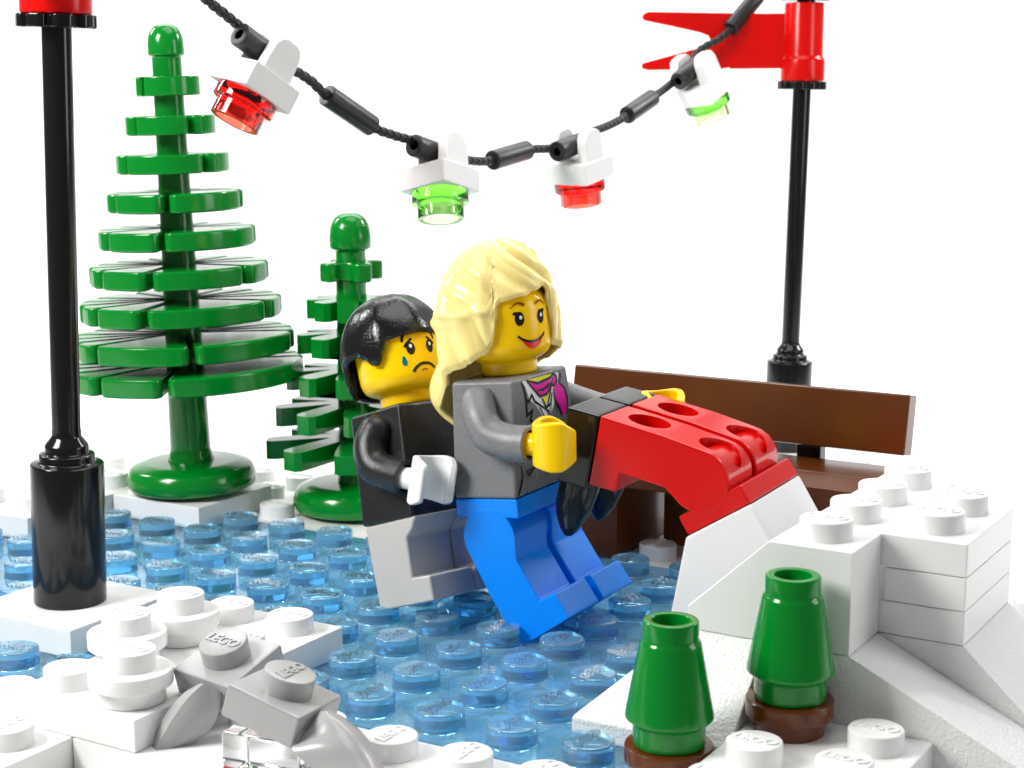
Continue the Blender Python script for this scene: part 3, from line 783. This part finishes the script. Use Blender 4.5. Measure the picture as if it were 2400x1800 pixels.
hair(WF, FW, 'blonde', 1.90, w_hem, w_rad, w_groove)
arm = 'arm'
for s in (-1, 1):
    limb(WF, 'arm', 'jacket', [(-.02, s*.86, 1.32), (.08, s*1.0, 1.12), (.24, s*1.05, .90), (.52, s*1.05, .80), (.84, s*1.05, .775)] if s < 0 else
         [(.02, .86, 1.32), (.22, 1.0, 1.12), (.5, 1.08, .97), (.9, 1.1, .85), (1.36, 1.12, .80)], [.235, .235, .25, .25, .255])
    hand(WF, (1.24, s*1.05, .78) if s < 0 else (1.76, 1.16, .80), (.08, 0, 1), (1, -s*.9, 0), (.84, s*1.05, .775) if s < 0 else (1.36, 1.12, .80), 'yellow')
hips(WF, 'blue')
for s in (-1, 1): leg(WF, s, 30, 'blue')
TP = {'white': [(-.532, 1.55), (.496, 1.53), (.41, 1.252), (.159, .956), (-.024, .928), (-.188, 1.144), (-.379, 1.276), (-.459, 1.46)],
 'ylw': [(-.426, 1.55), (.35, 1.535), (.245, 1.494), (.037, 1.489), (-.136, 1.499)],
 'mag1': [(-.415, 1.54), (-.114, 1.461), (.243, 1.486), (.259, 1.378), (.115, 1.277), (-.09, 1.28)],
 'knot': [(.257, 1.401), (.304, 1.489), (.389, 1.498), (.417, 1.42), (.331, 1.364)],
 'tail': [(.317, 1.318), (.405, 1.385), (.52, 1.353), (.647, 1.215), (.645, 1.007), (.598, .919), (.484, .916), (.417, 1.045), (.318, 1.164)],
 'yv': [(-.038, 1.243), (.179, 1.267), (.06, 1.14)]}
TK = [[(-.552, 1.54), (-.503, 1.452), (-.471, 1.29), (-.408, 1.245), (-.312, 1.33), (-.24, 1.225), (.034, 1.079)],
 [(-.472, 1.39), (-.471, 1.29), (-.48, 1.071), (-.329, 1.117), (-.409, .994), (-.14, .854)],
 [(-.415, 1.54), (-.091, 1.273), (.115, 1.277), (.251, 1.365), (.206, 1.284), (.08, 1.086)],
 [(-.414, 1.545), (-.114, 1.464), (.244, 1.489), (.326, 1.529), (.41, 1.495), (.425, 1.412), (.325, 1.361), (.262, 1.393), (.302, 1.481)],
 [(-.038, 1.243), (.052, 1.097), (.191, 1.126), (.258, 1.276)], [(-.132, 1.135), (.008, .938)], [(.034, 1.079), (.113, 1.029), (.105, .936)],
 [(.304, 1.328), (.318, 1.164), (.431, 1.043), (.484, .916)], [(.466, 1.391), (.616, 1.294), (.678, 1.136), (.635, .905)], [(.517, 1.531), (.541, 1.468), (.491, 1.394)],
 [(-.146, 1.368), (.012, 1.358), (.224, 1.384)], [(.092, 1.389), (.23, 1.412)], [(-.778, .426), (-.761, .259), (-.854, .121), (-.93, .03)],
 [(-.642, .321), (-.409, .347), (-.596, .262), (-.642, .321)], [(.191, 1.126), (.145, .958)], [(.337, 1.102), (.359, .981)], [(.008, .938), (-.09, .60), (-.06, .2)], [(.145, .958), (-.03, .6)]]
print_poly(WF, 'shirt_print', 'white', TP['white'], .003, tw)
print_poly(WF, 'neck_print', 'yellow', TP['ylw'], .005, tw)
for k in ('mag1', 'tail', 'knot'): print_poly(WF, 'scarf_print', 'magenta', TP[k], .006 if k != 'knot' else .008, tw)
print_poly(WF, 'neck_print', 'yellow', TP['yv'], .006, tw)
g = Geo()
for i, l in enumerate(TK): print_line(l, .036, .010+.0004*i, g)
put('outline_print', g, INK['black'], tw, ang=60, wn=False)

# ---- sad figure
MF = figure((-1.6947, 3.9492, 1.384), ((.9418, .1295, -.3102), (-.0989, .9887, .1126), (.3213, -.0753, .944)),
            'sad toy figure with black hair, a tear and white hands, leaning behind the blonde one')
torso(MF, 'blackc')
FM = -17
h = head(MF, FM)
for s in (-1, 1):
    decal_ring(h, 'eye', 'black', 14.5*s, .765, .066, .098, .004, fn=lambda t: 1-.10*max(0, sin(t))**2)
    decal_stroke(h, 'eyelash', 'black', [(14.5*s+s*7.5, .785), (14.5*s+s*4.0, .835), (14.5*s-s*1.5, .885), (14.5*s-s*3.5, .90)], lambda t: .05-.02*t, .005)
    decal_ring(h, 'eye_glint', 'white', 14.5*s+.3, .795, .024, .027, .008)
    decal_stroke(h, 'eyebrow', 'black', [(24*s, .865), (23*s, .93), (19*s, 1.0)], lambda t: .03+.02*t, .005)
decal_stroke(h, 'mouth', 'black', [(-16.5, .415), (-13, .465), (-5, .515), (3, .52), (10, .50), (16, .44)], lambda t: .05-.015*t, .006)
decal_stroke(h, 'chin_line', 'tan', [(-5, .415), (-1, .44), (4, .42)], .025, .005)
decal_ring(h, 'tear', 'teal', -25.5, .575, .038, .052, .005, fn=lambda t: 1+.75*max(0, sin(t))**6)
def m_hem(t):
    t = abs(t)
    return interp([(0, .965), (22, .955), (42, .93), (48, .80), (53, .66), (58, .605), (64, .62), (74, .74), (84, .80), (93, .78), (106, .74), (116, .62), (126, .40), (140, .24), (180, .18)], t)
def m_rad(t, z):
    t = abs(t)
    r = interp([(0, .735), (40, .735), (55, .75), (80, .79), (120, .85), (180, .85)], t)
    return r-.06*smooth01((.45-z)/.4)
def m_groove(t, z, u):
    a = radians(t); return .018*sin(3.2*a+2.2*z+.8)*smooth01((z-.5)/.4)*smooth01((1.5-z)/.3)+.012*sin(7*a+1.3*z)
hair(MF, FM, 'hairb', 1.68, m_hem, m_rad, m_groove, nth=220, nt=80)
for s in (-1, 1):
    limb(MF, 'arm', 'blackc', [(.05, s*.87, 1.30), (.0, s*1.0, 1.08), (.06, s*1.05, .82), (.28, s*1.05, .66), (.59, s*1.05, .53)], [.235, .235, .25, .25, .255])
    hand(MF, (1.06, s*1.05, .39), (.44, 0, .9), (.8, -.33, -.45), (.59, s*1.05, .53), 'white', gap=54)
# short one-piece legs
prof = [(-.46, -.005), (.53, -.005), (.50, -.06), (.42, -.18), (.285, -.275), (.24, -.84), (.565, -.85), (.545, -1.21), (-.49, -1.21)]
for s in (-1, 1):
    y0, y1 = (-.955, -.03) if s < 0 else (.03, .955)
    put('leg', Geo().add(bm_prism(prof, y0, y1, 'y', .04, 3)), 'lgrey', MF)
put('hips', Geo().add(bm_prism([(-.40, -.01), (.48, -.01), (.24, -.28), (.10, -1.1), (-.40, -1.1)], -.04, .04, 'y', .01)), 'lgrey', MF)

# ---- red figure stuck in the snow
RF = figure(HT, HR, 'upturned toy figure, only red hips and legs with black skates above the snow bank')
hips(RF, 'red')
PHI = 48.5
for s in (-1, 1): leg(RF, s, PHI, 'red', holes=True)
for s in (-1, 1):
    g = Geo().add(bm_box(-.50, .54, -.475, .455, -1.99, -1.51, .04))
    # pointed toe of the skate
    rows = []
    for x, hz, hy, zc in ((.42, .26, .26, -1.80), (.70, .27, .25, -1.82), (.95, .25, .23, -1.85), (1.15, .19, .19, -1.86), (1.30, .12, .14, -1.86), (1.38, .06, .09, -1.86), (1.40, .02, .04, -1.86)):
        rows.append([(x, hy*sg*abs(sg_)**.0*c_, zc+hz*s_) for c_, s_, sg, sg_ in [(cos(2*pi*k/20)*min(1, 1/max(abs(cos(2*pi*k/20)), abs(sin(2*pi*k/20)))**.5), sin(2*pi*k/20)*min(1.25, 1/max(abs(cos(2*pi*k/20)), abs(sin(2*pi*k/20)))**.5), 1, 1) for k in range(20)]])
    V = [p for r in rows for p in r]; F = []
    for i in range(len(rows)-1):
        for k in range(20): F.append([i*20+k, i*20+(k+1) % 20, (i+1)*20+(k+1) % 20, (i+1)*20+k])
    F.append(list(range(20))[::-1]); F.append([(len(rows)-1)*20+k for k in range(20)])
    g.raw(V, F)
    put('skate', g, 'black', RF, (0, s*.5, -.55), (0, -radians(PHI), 0), ang=45)

# ------------------------------------------------------------------ light
w = bpy.data.worlds.new('World'); SC.world = w; w.use_nodes = True
bg = w.node_tree.nodes['Background']; bg.inputs['Color'].default_value = (1, 1, 1, 1); bg.inputs['Strength'].default_value = .17
def area(name, pos, target, sx, sy, power, col=(1, 1, 1)):
    l = bpy.data.lights.new(name, 'AREA'); l.shape = 'RECTANGLE'; l.size = sx; l.size_y = sy; l.energy = power; l.color = col
    o = bpy.data.objects.new(name, l); COL.objects.link(o); o.location = pos
    o.rotation_euler = (Vector(target)-Vector(pos)).to_track_quat('-Z', 'Y').to_euler(); return o
C0 = Vector((0, 3, 1.5))
area('key_softbox', C0+Vector((-.87, -1.2, 1.15)).normalized()*26, C0, 9, 9, 7800, (1, .985, .96))
area('top_softbox', C0+Vector((0, 2, 26)), C0, 20, 16, 3600)
area('right_softbox', C0+RH*24-FH*4+Vector((0, 0, 9)), C0, 9, 14, 1700)
for s in (-1, 1): area('backdrop_lamp', c0+FH*42+RH*30*s+Vector((0, 0, 24)), c0+FH*74+RH*6*s+Vector((0, 0, 4)), 14, 10, 15000)
area('floor_lamp', c0+FH*48+Vector((0, 0, 30)), c0+FH*44, 40, 14, 9000)

# ------------------------------------------------------------------ render settings
SC.view_settings.view_transform = 'Standard'; SC.view_settings.look = 'None'; SC.view_settings.exposure = 0; SC.view_settings.gamma = 1
SC.view_settings.use_curve_mapping = False
SC.render.engine = 'CYCLES'
cy = SC.cycles; cy.max_bounces = 20; cy.transmission_bounces = 18; cy.glossy_bounces = 6; cy.diffuse_bounces = 5; cy.transparent_max_bounces = 8; cy.volume_bounces = 0
cy.caustics_refractive = True; cy.caustics_reflective = True; cy.sample_clamp_indirect = 60; cy.blur_glossy = .3
cy.use_denoising = True
try: cy.denoiser = 'OPENIMAGEDENOISE'
except Exception: pass
bpy.context.view_layer.update()
